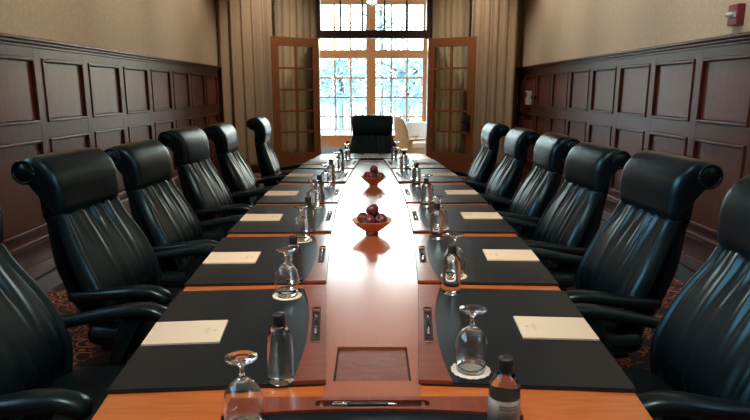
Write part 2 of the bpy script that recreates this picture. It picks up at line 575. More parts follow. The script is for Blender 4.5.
# ------------------------------------------------------------------ sunroom beyond the doors
SY = 13.5
struct(MB().b2(-4.2, 4.2, 11.15, SY + .2, -.1, 0).build('floor_sunroom', plain('sunroom_tile', (.55, .50, .44), .5)), 'pale floor of the sunroom beyond the glass doors', 'floor')
struct(MB().b2(-4.2, 4.2, 11.15, SY + .2, 4.75, 4.85).build('ceiling_sunroom', M['cream']), 'pale ceiling of the sunroom beyond the doors', 'ceiling')
sw = MB()
for s in (-1, 1): sw.b2(s * 4.05, s * 4.2, 11.15, SY + .2, 0, 4.75)
struct(sw.build('wall_sunroom_side', M['cream']), 'pale side walls of the sunroom', 'wall')
lw = MB(); lw.b2(-4.2, 4.2, SY, SY + .16, 0, .17); lw.b2(-4.2, 4.2, SY, SY + .16, 4.50, 4.75)
struct(lw.build('wall_sunroom', M['stone']), 'low grey wall under the sunroom windows', 'wall')
def sun_window(n, cx):
    """one bay, 1.27 m centre to centre: tall casement 3x4 below, 3x2 light above"""
    e = empty('window_%d' % n, (cx, SY + .06, 0))
    names = {2: 'sunroom window bay ending at the solid side wall, away from the alarm', 3: 'wood framed sunroom window away from the fire alarm side of the doorway', 4: 'wood framed sunroom window behind the wooden chair', 5: 'sunroom window bay ending at the solid side wall, alarm side'}
    struct(e, names.get(n, 'sunroom window bay'), 'window')
    hw = .635
    f = MB()
    for s in (-1, 1): f.b2(s * hw, s * (hw - .105), -.06, .06, .17, 4.50, .004)
    for z0, z1 in ((.17, .42), (2.15, 2.33), (3.30, 3.44), (4.38, 4.50)):
        f.b2(-hw, hw, -.062, .062, z0, z1, .004)
    f.b2(-hw, hw, -.12, .02, .40, .44, .004)
    f.build('window_frame', M['pine'], e)
    iw = hw - .10
    g = MB()
    for k in (1, 2):
        x = -iw + 2 * iw * k / 3
        g.b2(x - .017, x + .017, -.02, .02, .42, 2.15)
        g.b2(x - .017, x + .017, -.02, .02, 2.33, 3.30)
        g.b2(x - .017, x + .017, -.02, .02, 3.44, 4.38)
    for k in (1, 2, 3):
        z = .42 + (2.15 - .42) * k / 4
        g.b2(-iw, iw, -.018, .018, z - .016, z + .016)
    g.b2(-iw, iw, -.018, .018, 2.80, 2.824)
    g.build('glazing_bar', M['pine'], e)
    MB().b2(-iw, iw, -.003, .003, .42, 4.38).build('pane', M['pane'], e)
for n, k in ((2, -2), (3, -1), (4, 0), (5, 1)):
    sun_window(n, .615 + 1.27 * k)
# solid wall beyond the window bays
sb = MB(); sb.b2(-4.2, -2.56, SY, SY + .16, .17, 4.50); sb.b2(2.52, 4.2, SY, SY + .16, .17, 4.50)
struct(sb.build('wall_sunroom_end', M['cream']), 'pale wall either side of the sunroom windows', 'wall')

# pendant lamp in the sunroom
pl = empty('pendant_lamp', (0.0, 12.2, 3.14))
tag(pl, 'small clear glass pendant lamp hanging beyond the transom window', 'lamp')
MB().tube([(0, 0, .16), (0, 0, 1.60)], .008, 8).build('rod', M['iron'], pl)
MB().lathe([(.0, .17), (.04, .165), (.10, .10), (.12, .03), (.10, .0), (.05, -.02), (.0, -.025)], 20).build('lamp_shade', M['glass'], pl)
MB().lathe([(.0, -.02), (.015, -.03), (.02, -.045), (.01, -.06), (0, -.065)], 12).build('finial', M['chrome'], pl)

# wooden lounge chair beyond the far chair (turned side on)
lc = empty('wooden_armchair', (.86, 12.08, 0), R(-62))
tag(lc, 'pale wooden armchair with curved back, beyond the far black chair', 'chair')
bk = MB()
bk.tube([(0, -.24, .20), (0, -.27, .42), (0, -.31, .66), (0, -.36, .84), (0, -.39, .92)], [(.27, .02), (.27, .02), (.26, .02), (.20, .02), (.10, .015)], 16, up=(0, 1, 0), sq=.6)
bk.build('backrest', M['oak_chair'], lc)
for s in (-1, 1):
    MB().tube([(s * .29, -.30, .46), (s * .30, .0, .48), (s * .30, .30, .49)], [(.045, .018), (.05, .02), (.04, .018)], 12, sq=.5).build('armrest', M['oak_chair'], lc)
    MB().b2(s * .27, s * .32, .22, .27, 0, .47, .005).build('leg', M['oak_chair'], lc)
    MB().b2(s * .27, s * .32, -.27, -.22, 0, .46, .005).build('leg', M['oak_chair'], lc)
    MB().b2(s * .275, s * .315, -.24, .24, .18, .27, .005).build('side_rail', M['oak_chair'], lc)
MB().b2(-.28, .28, -.24, .28, .24, .29, .006).build('seat', M['oak_chair'], lc)
MB().b2(-.25, .25, -.20, .28, .29, .40, .03).build('cushion', M['cushion'], lc)

# made-up draped table, put where only overexposed white shows
ct = empty('standin_draped_table', (1.02, 12.98, 0))
tag(ct, 'made-up white draped table in place of overexposed white by the sunroom window', 'table')
MB().lathe([(0, .0), (.14, .0), (.14, .03), (.03, .05), (.03, .72), (.26, .73), (.26, .75), (0, .75)], 24).build('pedestal', M['oak_chair'], ct)
MB().lathe([(0, .757), (.27, .757), (.285, .74), (.30, .4), (.325, .03), (.318, .03), (.292, .4), (.277, .735), (.265, .752), (0, .752)], 60, wob=lambda a, z: 1 + (.05 * (1 - z / .76)) * math.sin(11 * a)).build('tablecloth', M['cloth'], ct)

# ------------------------------------------------------------------ outdoors
struct(MB().b2(-40, 40, SY + .2, 70, -.35, -.25).build('ground', M['snow']), 'pale bright ground outside the sunroom', 'ground')
rl = empty('railing', (0, 18.5, -.25))
tag(rl, 'blue grey railing of close pickets outside the windows', 'railing')
MB().b2(-5, 5, -.05, .05, 1.36, 1.44, .01).build('top_rail', M['rail_paint'], rl)
MB().b2(-5, 5, -.03, .03, .45, .52, .01).build('bottom_rail', M['rail_paint'], rl)
for k in range(6):
    MB().b2(-5 + 2 * k - .06, -5 + 2 * k + .06, -.06, .06, 0, 1.55, .01).build('post', M['rail_paint'], rl)
for k in range(50):
    x = -4.9 + 9.8 * k / 49
    MB().b2(x - .02, x + .02, -.02, .02, .5, 1.38).build('picket', M['rail_paint'], rl)

def tree(x, y, h, r, label, seed, nleaf=1500):
    rnd = random.Random(seed)
    e = empty('frosted_tree', (x, y, -.25))
    tag(e, label, 'tree', 'trees outside the windows')
    t = MB()
    t.tube([(0, 0, 0), (.05, 0, h * .35), (-.04, .05, h * .7), (0, 0, h * .95)], [.16, .13, .08, .02], 8)
    for k in range(9):
        a = rnd.uniform(0, 6.28); z = h * rnd.uniform(.25, .75); L = r * rnd.uniform(.6, 1)
        t.tube([(0, 0, z), (L * .5 * math.cos(a), L * .5 * math.sin(a), z + L * .3), (L * math.cos(a), L * math.sin(a), z + L * .45)], [.05, .035, .01], 5)
    t.build('trunk', M['bark'], e)
    c = MB()
    vs = []; fs = []
    for k in range(nleaf):
        while True:
            p = Vector((rnd.uniform(-1, 1), rnd.uniform(-1, 1), rnd.uniform(-1, 1)))
            if .35 < p.length < 1: break
        lump = .8 + .3 * math.sin(5 * p.x + seed) * math.sin(4 * p.z + seed) 
        q = Vector((p.x * r * lump, p.y * r * lump, h * .54 + p.z * h * .48 * lump))
        d1 = Vector((rnd.gauss(0, 1), rnd.gauss(0, 1), rnd.gauss(0, 1))).normalized()
        d2 = d1.cross(Vector((rnd.gauss(0, 1), rnd.gauss(0, 1), rnd.gauss(0, 1)))).normalized()
        s_ = rnd.uniform(.06, .15)
        o = len(vs)
        vs += [q - d1 * s_, q + d2 * s_ * .5, q + d1 * s_, q - d2 * s_ * .5]
        fs.append([o, o + 1, o + 2, o + 3])
    c.add(vs, fs).build('foliage', M['leaves'], e, recalc=False)
tree(-3.4, 23, 3.5, 1.7, 'low frosted tree outside, on the side away from the fire alarm', 1, 2600)
tree(-1.4, 27, 3.9, 1.9, 'frosted tree outside, behind the middle of the railing', 2, 2800)
tree(1.4, 23.5, 3.5, 1.7, 'frosted tree outside, seen above the wooden armchair', 3, 2600)
tree(4.9, 27, 3.9, 1.9, 'frosted tree outside, at the fire alarm side end of the railing', 4, 2600)
tree(.5, 31, 7.5, 2.6, 'tall thin frosted tree farther off outside, rising above the others', 5, 900)

# ------------------------------------------------------------------ table
TC, TH = 3.62, 2.92          # centre and half length
TY0, TY1 = TC - TH, TC + TH
def wtab(d):
    w = .725 - .0187 * (d - 3.64) ** 2
    r = .10
    e = min(d - TY0, TY1 - d)
    if e < r: w -= r - math.sqrt(max(0, r * r - (r - max(e, 0)) ** 2))
    return w
def win(d): return max(.05, .218 - .0183 * (d - 3.64) ** 2)
def lin(a, b_, n): return [a + (b_ - a) * i / (n - 1) for i in range(n)]
ends = lambda a, b_: sorted(set([a + .1 * (1 - math.cos(PI / 2 * i / 8)) for i in range(9)] + lin(a + .1, b_ - .1, 50) + [b_ - .1 * (1 - math.cos(PI / 2 * i / 8)) for i in range(9)]))
tb = empty('conference_table', (0, TC, 0))
tag(tb, 'long cherry wood boardroom table with boat shaped top', 'table')
def off(f): return lambda d: f(d + TC)
us = [u - TC for u in ends(TY0, TY1)]
slab = MB(); slab.strip(us, lambda d: -wtab(d + TC) , lambda d: wtab(d + TC), .695, .742)
slab.build('tabletop', M['cherry'], tb)
IY0, IY1 = 1.245, 6.0
v = MB()
# veneer border: two ends and two sides around the middle panel
u0 = [u for u in us if u < IY0 - TC] + [IY0 - TC]
u1 = [IY0 - TC] + [u for u in us if IY0 - TC < u < IY1 - TC] + [IY1 - TC]
u2 = [IY1 - TC] + [u for u in us if u > IY1 - TC]
v.strip(u0, lambda d: -wtab(d + TC), lambda d: wtab(d + TC), .742, .75)
v.strip(u2, lambda d: -wtab(d + TC), lambda d: wtab(d + TC), .742, .75)
v.strip(u1, lambda d: -wtab(d + TC), lambda d: -win(d + TC), .742, .75)
v.strip(u1, lambda d: win(d + TC), lambda d: wtab(d + TC), .742, .75)
v.build('border_veneer', M['cherry'], tb)
H1, H2 = (1.320, 1.515), (5.62, 5.82)
HW = .096
il = MB()
def seg(a, b_): return [a - TC] + [u for u in us if a - TC < u < b_ - TC] + [b_ - TC]
for a, b_ in ((IY0, H1[0]), (H1[1], H2[0]), (H2[1], IY1)):
    il.strip(seg(a, b_), lambda d: -win(d + TC), lambda d: win(d + TC), .742, .75)
for a, b_ in (H1, H2):
    il.strip(seg(a, b_), lambda d: -win(d + TC), lambda d: -HW, .742, .75)
    il.strip(seg(a, b_), lambda d: HW, lambda d: win(d + TC), .742, .75)
il.build('middle_panel', M['inlay'], tb)
for a, b_ in (H1, H2):
    fl = MB(); fl.b2(-HW, HW, a - TC, b_ - TC, .7415, .7425)
    h = fl.build('hatch_recess', M['recess'], tb)
    MB().b2(-HW + .005, HW - .005, a - TC + .005, b_ - TC - .008, .7425, .7455, .001).build('hatch_lid', M['hatch'], h)
ap = MB(); ap.strip(us, lambda d: -wtab(d + TC) + .10, lambda d: wtab(d + TC) - .10, .60, .695)
ap.build('apron', M['mahog_rail'], tb)
for yy in (-1.7, 1.7):
    p = MB(); p.b2(-.30, .30, yy - .35, yy + .35, .014, .10, .01); p.b2(-.22, .22, yy - .27, yy + .27, .10, .60, .01)
    p.build('pedestal', M['mahog_rail'], tb)

# ------------------------------------------------------------------ place settings
PW, PD = .70, .515
def rounded_rect(x0, x1, y0, y1, r, n=5):
    pts = []
    for cx, cy, a0 in ((x1 - r, y1 - r, 0), (x0 + r, y1 - r, 90), (x0 + r, y0 + r, 180), (x1 - r, y0 + r, 270)):
        for k in range(n + 1):
            a = R(a0 + 90 * k / n)
            pts.append((cx + r * math.cos(a), cy + r * math.sin(a)))
    return pts
def rail_inner(x):                    # concave curve towards the sitter
    t = min(1, abs(x) / (PW / 2))
    return PD - .052 - .030 * t ** 2.2
SLX, SLW = .138, .0135                # slot half length, half width
SLY = PD - .030
def slot_w(x):
    a = SLX - abs(x)
    if a <= 0: return 0
    if a >= SLW: return SLW
    return math.sqrt(max(0, SLW ** 2 - (SLW - a) ** 2))
def make_pad():
    e = empty('desk_pad')
    MB().prism(rounded_rect(-PW / 2, PW / 2, 0, PD, .012), 0, .0055).build('backing_board', M['black_edge'], e)
    xs = lin(-PW / 2 + .004, PW / 2 - .004, 41)
    MB().strip(xs, lambda x: .004, lambda x: rail_inner(x) - .001, .0055, .0085, True).build('writing_surface', M['pad'], e)
    r = MB()
    xr = sorted(set(lin(-PW / 2 + .001, -SLX, 16)))
    r.strip(xr, rail_inner, lambda x: PD - .001, .0055, .0150, True)
    r.strip([-x for x in xr[::-1]], rail_inner, lambda x: PD - .001, .0055, .0150, True)
    xm = sorted(set([-SLX + SLW * (1 - math.cos(PI / 2 * i / 6)) for i in range(7)] + lin(-SLX + SLW, SLX - SLW, 9) + [SLX - SLW * (1 - math.cos(PI / 2 * i / 6)) for i in range(7)]))
    r.strip(xm, rail_inner, lambda x: SLY - slot_w(x), .0055, .0150, True)
    r.strip(xm, lambda x: SLY + slot_w(x), lambda x: PD - .001, .0055, .0150, True)
    rl_ = r.build('wooden_rail', M['mahog_rail'], e)
    t = MB()
    t.b2(-SLX + .012, SLX - .012, SLY - SLW * .8, SLY + SLW * .8, .0056, .0066)
    tr_ = t.build('pen_tray', M['tray'], rl_)
    for s in (-1, 1): MB().b2(s * (SLX - .012), s * (SLX - .020), SLY - SLW * .85, SLY + SLW * .85, .0066, .0125).build('tray_end', M['brass'], rl_)
    return e
def make_notepad():
    mb = MB().b2(-.079, .079, 0, .212, 0, .006, .0006)
    o = mb.build('notepad', M['paper'])
    k = MB()
    # small printed tree emblem above two lines of tiny lettering
    z0, z1 = .006, .0063
    cy = .172
    k.b2(-.0007, .0007, cy, cy + .012, z0, z1)
    for q in range(5):
        a = R(20 + 35 * q)
        k.box((.006 * math.cos(a) , cy + .012 + .005 * math.sin(a), (z0 + z1) / 2), (.0045, .0028, z1 - z0), 0, Matrix.Rotation(a, 4, 'Z'))
    rnd = random.Random(3)
    for yy, hw in ((cy - .006, .024), (cy - .012, .017)):
        x = -hw
        while x < hw:
            w = rnd.uniform(.0010, .0024)
            k.b2(x, min(hw, x + w), yy, yy + rnd.choice((.0024, .0030)), z0, z1)
            x += w + rnd.choice((.0009, .0009, .003))
    k.build('printed_emblem', M['ink'], o)
    return o
def make_pen():
    e = empty('pen')
    ax = lambda x: (x, 0, .0058)
    MB().tube([ax(-.040), ax(.045), ax(.052)], [.0052, .0054, .0045], 12).build('barrel', M['pen_black'], e)
    MB().tube([ax(-.073), ax(-.070), ax(-.042), ax(-.0399)], [.003, .0046, .0051, .0051], 12).build('cap', M['chrome'], e)
    MB().tube([ax(.0519), ax(.066), ax(.0735)], [.0043, .0028, .0008], 12).build('tip', M['chrome'], e)
    MB().b2(-.070, -.032, -.0015, .0015, .0108, .0126, .0004).build('clip', M['chrome'], e)
    return e
def make_bottle():
    e = empty('water_bottle')
    body = [(0, .004), (.020, .002), (.027, .0), (.0305, .004), (.0315, .012), (.0315, .098), (.030, .112), (.025, .127), (.018, .138), (.0135, .143), (.0130, .150), (0, .150)]
    MB().lathe(body, 32).build('bottle_body', M['water'], e)
    cap = [(0, .1405), (.0150, .1405), (.0152, .1415), (.0152, .170), (.0142, .1725), (0, .173)]
    c = MB().lathe([(0, .1502), (.0138, .1502), (.0138, .1435), (.0150, .1435), (.0153, .145), (.0153, .170), (.0142, .1725), (0, .173)], 28)
    c.build('cap', M['plastic_black'], e)
    return e
def make_glass():
    """upturned stemmed water goblet standing on its rim"""
    e = empty('upturned_goblet')
    out = [(.0355, .0), (.0385, .020), (.0410, .045), (.0405, .066), (.0360, .086), (.0260, .102), (.0135, .112), (.0065, .118), (.0048, .126), (.0050, .138), (.0085, .147), (.0200, .1535), (.0320, .158), (.0335, .1595), (.0330, .1610), (.0180, .1585), (0, .1575)]
    inn = [(.0345, .0), (.0374, .020), (.0398, .045), (.0393, .066), (.0348, .0855), (.0250, .1005), (.0120, .1085), (.0, .1105)]
    prof = [(0, .1575)] + out[::-1][1:] + inn
    MB().lathe(prof, 40).build('goblet', M['glass'], e)
    o = [c for c in e.children][0]
    C.objects.unlink(e); bpy.data.objects.remove(e)
    o.parent = None; o.name = 'upturned_goblet'
    return o
def make_doily():
    vs = []; fs = []
    n = 96
    mb = MB()
    def ring(r0, z):
        return [(r0(i) * math.cos(2 * PI * i / n), r0(i) * math.sin(2 * PI * i / n), z) for i in range(n)]
    r = lambda i: .0475 + .0025 * abs(math.sin(2 * PI * i / n * 8))
    r2 = lambda i: .040
    rows = [ring(r, 0), ring(r, .0012), ring(r2, .0016), ring(lambda i: .034, .0012), ring(lambda i: .02, .0014)]
    for q in rows: vs += q
    for j in range(len(rows) - 1):
        for i in range(n):
            i2 = (i + 1) % n
            fs.append([j * n + i, j * n + i2, (j + 1) * n + i2, (j + 1) * n + i])
    fs.append([(len(rows) - 1) * n + i for i in range(n)])
    fs.append(list(range(n))[::-1])
    return mb.add(vs, fs).build('doily', M['lace'])

def world(frame, x, y, z=0):
    ox, oy, a = frame
    return (ox + x * math.cos(a) - y * math.sin(a), oy + x * math.sin(a) + y * math.cos(a), z)
mats_near = [1.287, 2.054, 2.848, 3.631, 4.493, 5.292]
ORD = ['first', 'second', 'third', 'fourth', 'fifth', 'sixth']
seats = []        # (frame, description)
for side in (-1, 1):
    for i, d in enumerate(mats_near):
        d -= .03
        c = d + PW / 2
        slope = -2 * .0187 * (c - 3.64)
        ang = math.atan(slope)
        w = .725 - .0187 * (c - 3.64) ** 2 + .004
        a = (-PI / 2 + ang) if side < 0 else (PI / 2 - ang)
        n = 6 - i
        desc = '%s from the glass doors, %s' % (ORD[n - 1], 'fire alarm side' if side > 0 else 'opposite the alarm')
        seats.append(((side * w, c, a), desc, side, i))
seats.append(((0, .705, 0), 'table end away from the doors', 0, 0))
seats.append(((0, 6.485, PI), 'table end by the glass doors', 0, 1))
proto = {'pad': make_pad(), 'note': make_notepad(), 'pen': make_pen(), 'bottle': make_bottle(), 'glass': make_glass(), 'doily': make_doily()}
used = set()
def put(kind, frame, x, y, z, rz, label, cat, group):
    o = proto[kind] if kind not in used else dup(proto[kind])
    used.add(kind)
    o.location = world(frame, x, y, z)
    o.rotation_euler = (0, 0, frame[2] + rz)
    tag(o, label, cat, group)
    return o
rnd = random.Random(11)
PZ = TZ + .0005
for frame, desc, side, i in seats:
    j = lambda s: rnd.uniform(-s, s)
    pd_ = put('pad', frame, 0, 0, PZ, 0, 'black leather desk pad with mahogany rail, ' + desc, 'desk pad', 'desk pads around the table')
    if side == 0 and i == 0: pd_.scale = (.93, 1, 1)
    if not (side == 0 and i == 0):
        ny = .006 if side else .06
        put('note', frame, (.028 if side < 0 else .012) + j(.012), ny + abs(j(.006)), PZ + .0087, j(.012), 'cream notepad with tiny emblem, ' + desc, 'notepad', 'notepads on the desk pads')
    put('pen', frame, -.005 + j(.012), SLY, PZ + .0068, PI if side < 0 and i % 3 == 0 else 0, 'black and silver pen in the rail slot, ' + desc, 'pen', 'pens in the desk pad slots')
    bx, by = (.332 if side < 0 else .302, .405) if side else (.258, .372)
    bo = put('bottle', frame, bx + j(.008), by + j(.008), PZ + .0087, j(3), 'clear water bottle with black cap, ' + desc, 'bottle', 'water bottles on the table')
    if side == 0 and i == 0: front_bottle = bo
    gx, gy = (-.272, .380) if side else (-.262, .388)
    gx += j(.006); gy += j(.006)
    put('doily', frame, gx, gy, PZ + .0087, j(3), 'white lace paper doily under the goblet, ' + desc, 'doily', 'doilies under the goblets')
    put('glass', frame, gx, gy, PZ + .0087 + .0018, 0, 'upturned clear stemmed goblet, ' + desc, 'glass', 'upturned goblets on the table')
# the bottle at the head place shows its label
front_bottle.rotation_euler = (0, 0, 0)
front_bottle['label'] = 'water bottle with grey label, table end away from the doors'
lb = MB().lathe([(.0317, .030), (.0321, .030), (.0321, .092), (.0317, .092), (.0317, .030)], 40)
lbo = lb.build('bottle_label', M['label'], front_bottle)
lt = MB(); rn = random.Random(5)
for row, zz in enumerate((.080, .074, .066, .061, .056, .051, .046)):
    a = -2.1
    while a < -1.0:
        w = rn.uniform(.04, .12)
        hh = .003 if row < 2 else .0018
        vs = []
        for r_ in (.0322, .0324):
            for (aa, dz) in ((a, 0), (a + w, 0), (a + w, hh), (a, hh)):
                vs.append((r_ * math.cos(aa), r_ * math.sin(aa), zz + dz))
        lt.add(vs, [[0, 1, 2, 3], [4, 5, 6, 7], [0, 1, 5, 4], [1, 2, 6, 5], [2, 3, 7, 6], [3, 0, 4, 7]])
        a += w + .035
lt.build('lettering', M['label_ink'], lbo)

# ------------------------------------------------------------------ fruit bowls
def make_bowl(loc, rz, label, where):
    e = empty('fruit_bowl', loc, rz)
    tag(e, label, 'bowl', 'fruit bowls down the middle of the table')
    wob = lambda a, z: 1 + .035 * math.cos(2 * a) * min(1, z / .05)
    outp = [(0, .0), (.030, .0), (.032, .006), (.030, .012), (.050, .026), (.078, .048), (.100, .071), (.1015, .073)]
    MB().lathe(outp, 48, wob=wob).build('bowl_body', M['bowl_out'], e, recalc=False)
    MB().lathe([(.1015, .073), (.0985, .0735), (.075, .052), (.048, .031), (.02, .02), (0, .018)], 48, wob=wob).build('bowl_inside', M['bowl_in'], e, recalc=False)
    return e
def make_apple():
    r = .0318
    prof = []
    for k in range(17):
        t = PI * k / 16
        rad = r * math.sin(t) * (1.02 + .06 * math.cos(t))
        z = r * .92 * math.cos(t)
        z -= .012 * math.exp(-(rad / .008) ** 2) * (1 if t < PI / 2 else -.55)
        prof.append((max(0, rad) if 0 < k < 16 else 0, z))
    o = MB().lathe(prof, 24, wob=lambda a, z: 1 + .02 * math.cos(5 * a) * (1 if z < 0 else .3)).build('apple', M['apple'])
    MB().tube([(0, 0, .018), (.001, 0, .028), (.004, .001, .038)], [.0012, .0011, .0015], 6).build('stem', M['stem'], o)
    return o
make_bowl((0, 2.82, TZ + .0005), .4, 'flared wooden bowl of dark apples, the one farther from the glass doors', 0)
make_bowl((0.012, 4.32, TZ + .0005), 1.2, 'flared wooden bowl of dark apples, the one closer to the glass doors', 1)
spots = [((.0475 * math.cos(R(q)), .0475 * math.sin(R(q)), .0745), w) for q, w in ((250, 'low at the front'), (340, 'low on the alarm side'), (70, 'low at the rear'), (160, 'low opposite the alarm side'))] + [((.002, -.001, .1215), 'on top of the pile')]
apple0 = make_apple(); first = True
for (bx, by, bn) in ((0, 2.82, 'bowl far from the doors'), (.012, 4.32, 'bowl near the doors')):
    for k, (p, w) in enumerate(spots):
        o = apple0 if first else dup(apple0); first = False
        o.location = (bx + p[0], by + p[1], TZ + p[2])
        o.rotation_euler = (rnd.uniform(-1.2, 1.2), rnd.uniform(-1.2, 1.2), rnd.uniform(0, 6))
        tag(o, 'dark red apple %s in the %s' % (w, bn), 'apple', 'apples in the fruit bowls')

# ------------------------------------------------------------------ executive chair
def pillow(profile, hw, r, nx=26, disp=None, cut=None):
    """closed side profile [(y,z)...] (counter-clockwise or not) swept across x with rounded ends.
    hw(i) = half width at profile point i"""
    n = len(profile)
    cx = sum(p[0] for p in profile) / n; cz = sum(p[1] for p in profile) / n
    area = sum(profile[i][0] * profile[(i + 1) % n][1] - profile[(i + 1) % n][0] * profile[i][1] for i in range(n))
    sg = 1 if area > 0 else -1
    nor = []
    for i in range(n):
        a = profile[i - 1]; b_ = profile[(i + 1) % n]
        d = Vector((b_[0] - a[0], b_[1] - a[1]))
        d = d.normalized() if d.length > 1e-9 else Vector((1, 0))
        nor.append((sg * d.y, -sg * d.x))
    vs = []; fs = []
    ts = []
    nr = 6
    for k in range(nr): ts.append(-1 + (1 - math.cos(PI / 2 * k / nr)) * 0.0 + 0)  # placeholder count
    ts = [('e', -1, k / nr) for k in range(nr)] + [('m', 0, k / (nx - 1)) for k in range(nx)] + [('e', 1, 1 - (k + 1) / nr) for k in range(nr)]
    for t in ts:
        for i in range(n):
            w = hw(i)
            if t[0] == 'm':
                x = (-1 + 2 * t[2]) * (w - r); d = 0
            else:
                a = PI / 2 * t[2]          # 0 at the very end, 1 at the start of the flat
                x = t[1] * ((w - r) + r * math.cos(a)); d = r * (1 - math.sin(a))
            y = profile[i][0] - nor[i][0] * d; z = profile[i][1] - nor[i][1] * d
            if disp:
                q = disp(i, x, w, y, z)
                y += nor[i][0] * q; z += nor[i][1] * q
            vs.append((x, y, z))
    m_ = len(ts)
    for a in range(m_ - 1):
        for i in range(n):
            j = (i + 1) % n
            fs.append([a * n + i, a * n + j, (a + 1) * n + j, (a + 1) * n + i])
    fs.append(list(range(n))[::-1]); fs.append([(m_ - 1) * n + i for i in range(n)])
    return MB().add(vs, fs, True)
def catmull(pts, per=6, closed=True):
    out = []; n = len(pts)
    for i in range(n if closed else n - 1):
        p0, p1, p2, p3 = (Vector(pts[(i + k - 1) % n] if closed else pts[max(0, min(n - 1, i + k - 1))]) for k in range(4))
        for s in range(per):
            t = s / per
            out.append(tuple(.5 * ((2 * p1) + (-p0 + p2) * t + (2 * p0 - 5 * p1 + 4 * p2 - p3) * t * t + (-p0 + 3 * p1 - 3 * p2 + p3) * t ** 3)))
    if not closed: out.append(tuple(pts[-1]))
    return out
def make_chair():
    e = empty('executive_chair')
    # seat cushion
    sp = catmull([(-.27, .40), (-.26, .46), (-.15, .475), (.05, .485), (.19, .485), (.255, .46), (.265, .42), (.22, .385), (0, .375), (-.2, .375)], 5)
    def sd(i, x, w, y, z):
        if z < .455: return 0
        u = x / w
        return .006 * math.sin(16 * u + 2 * math.sin(5 * u)) * smoothstep(-.02, .2, y) * smoothstep(1, .8, abs(u)) + .010 * (1 - u * u)
    pillow(sp, lambda i: .27, .045, 44, sd).build('seat', M['leather'], e)
    MB().b2(-.24, .24, -.22, .20, .355, .385, .01).build('seat_pan', M['caster'], e)
    # lower backrest: reclined, gathered leather
    front = [(-.195, .43), (-.180, .50), (-.196, .60), (-.258, .74), (-.325, .87), (-.366, .945)]
    back = [(-.448, .965), (-.432, .87), (-.385, .72), (-.335, .58), (-.305, .48), (-.29, .42)]
    bp = catmull(front + back, 6)
    zz = [p[1] for p in bp]
    def bw(i):
        z = zz[i]
        return .214 + .052 * smoothstep(.40, .62, z) - .046 * smoothstep(.70, .93, z)
    nfront = len(front) * 6 - 5
    rnd2 = random.Random(2)
    def bd(i, x, w, y, z):
        if i > nfront: return 0
        t = (z - .46) / .48
        if t < 0 or t > 1.05: return 0
        u = x / w
        edge = smoothstep(.84, .66, abs(u))
        # gathers radiating down from the headrest seam and up from the lumbar tuck
        fan = u * (1 + .30 * (1 - t))
        g1 = (math.sin(19 * fan + 1.8 * math.sin(6 * u + 1)) + .5 * math.sin(33 * fan + 2 * math.sin(5 * u))) * smoothstep(.46 + .24 * math.sin(9 * u + 2), 1.03, t)
        g2 = math.sin(18 * u * (1 + .4 * t) + .8 + math.sin(9 * u)) * smoothstep(.50 + .15 * math.sin(8 * u), .10, t) * smoothstep(-.05, .1, t)
        rim = .010 * math.exp(-((abs(u) - .90) / .07) ** 2) - .005 * math.exp(-((abs(u) - .80) / .025) ** 2)
        tuck = -.018 * math.exp(-((t - .10) / .07) ** 2) * edge
        return edge * (.0062 * g1 + .0050 * g2) + rim + tuck + .012 * (1 - u * u) * math.sin(PI * max(0, min(1, t)))
    pillow(bp, bw, .042, 64, bd).build('backrest', M['leather'], e)
    # headrest rolling back over the top
    hp = [(-.356, .932), (-.347, .99), (-.350, 1.05), (-.366, 1.105), (-.398, 1.147), (-.445, 1.170), (-.495, 1.170), (-.538, 1.150), (-.558, 1.112),
          (-.547, 1.074), (-.516, 1.056), (-.483, 1.064), (-.464, 1.04), (-.458, .99), (-.452, .94), (-.405, .922)]
    hp = [(y if y > -.40 else -.40 + (y + .40) * .84, z) for y, z in hp]
    hp = catmull(hp, 5)
    hz = [p[1] for p in hp]
    def hd(i, x, w, y, z):
        u = x / w
        return .006 * (1 - u ** 4) - .004 * math.exp(-((z - .94) / .012) ** 2)
    hr = pillow(hp, lambda i: .225 + .008 * smoothstep(.95, 1.15, hz[i]), .034, 30, hd)
    hro = hr.build('headrest', M['leather'], e)
    # piped round ends of the roll
    for s in (-1, 1):
        d = MB()
        pts = [(s * .2325, -.488 + .046 * math.cos(a), 1.113 + .046 * math.sin(a)) for a in [2 * PI * k / 28 for k in range(29)]]
        d.tube(pts, .006, 8, up=(1, 0, 0))
        d.tube([(s * .215, -.488, 1.113), (s * .233, -.488, 1.113)], [.046, .043], 28, up=(0, 0, 1))
        d.build('roll_end', M['leather'], hro)
    # arms
    for s in (-1, 1):
        a = MB()
        pts = catmull([(s * .285, -.29, .610), (s * .305, -.18, .628), (s * .315, -.08, .645), (s * .315, .01, .658), (s * .312, .075, .656), (s * .308, .118, .638), (s * .306, .128, .615)], 5, False)
        n = len(pts); rad = []
        for k in range(n):
            t = k / (n - 1)
            w = .024 + .014 * smoothstep(0, .5, t); h_ = .020 + .006 * smoothstep(0, .6, t)
            if t > .93: w *= .82; h_ *= .85
            if k == n - 1: w *= .5; h_ *= .5
            rad.append((w, h_))
        a.tube(pts, rad, 14, sq=.8)
        sup = catmull([(s * .312, .04, .645), (s * .312, .0, .60), (s * .305, -.05, .50), (s * .29, -.07, .42), (s * .24, -.08, .375)], 5, False)
        a.tube(sup, [(.020, .030)] * len(sup), 10, up=(0, 1, 0), sq=.7)
        a.build('armrest', M['leather'], e)
    # column and star base
    MB().lathe([(0, .10), (.04, .10), (.04, .22), (.028, .225), (.028, .36), (0, .36)], 16).build('column', M['caster'], e)
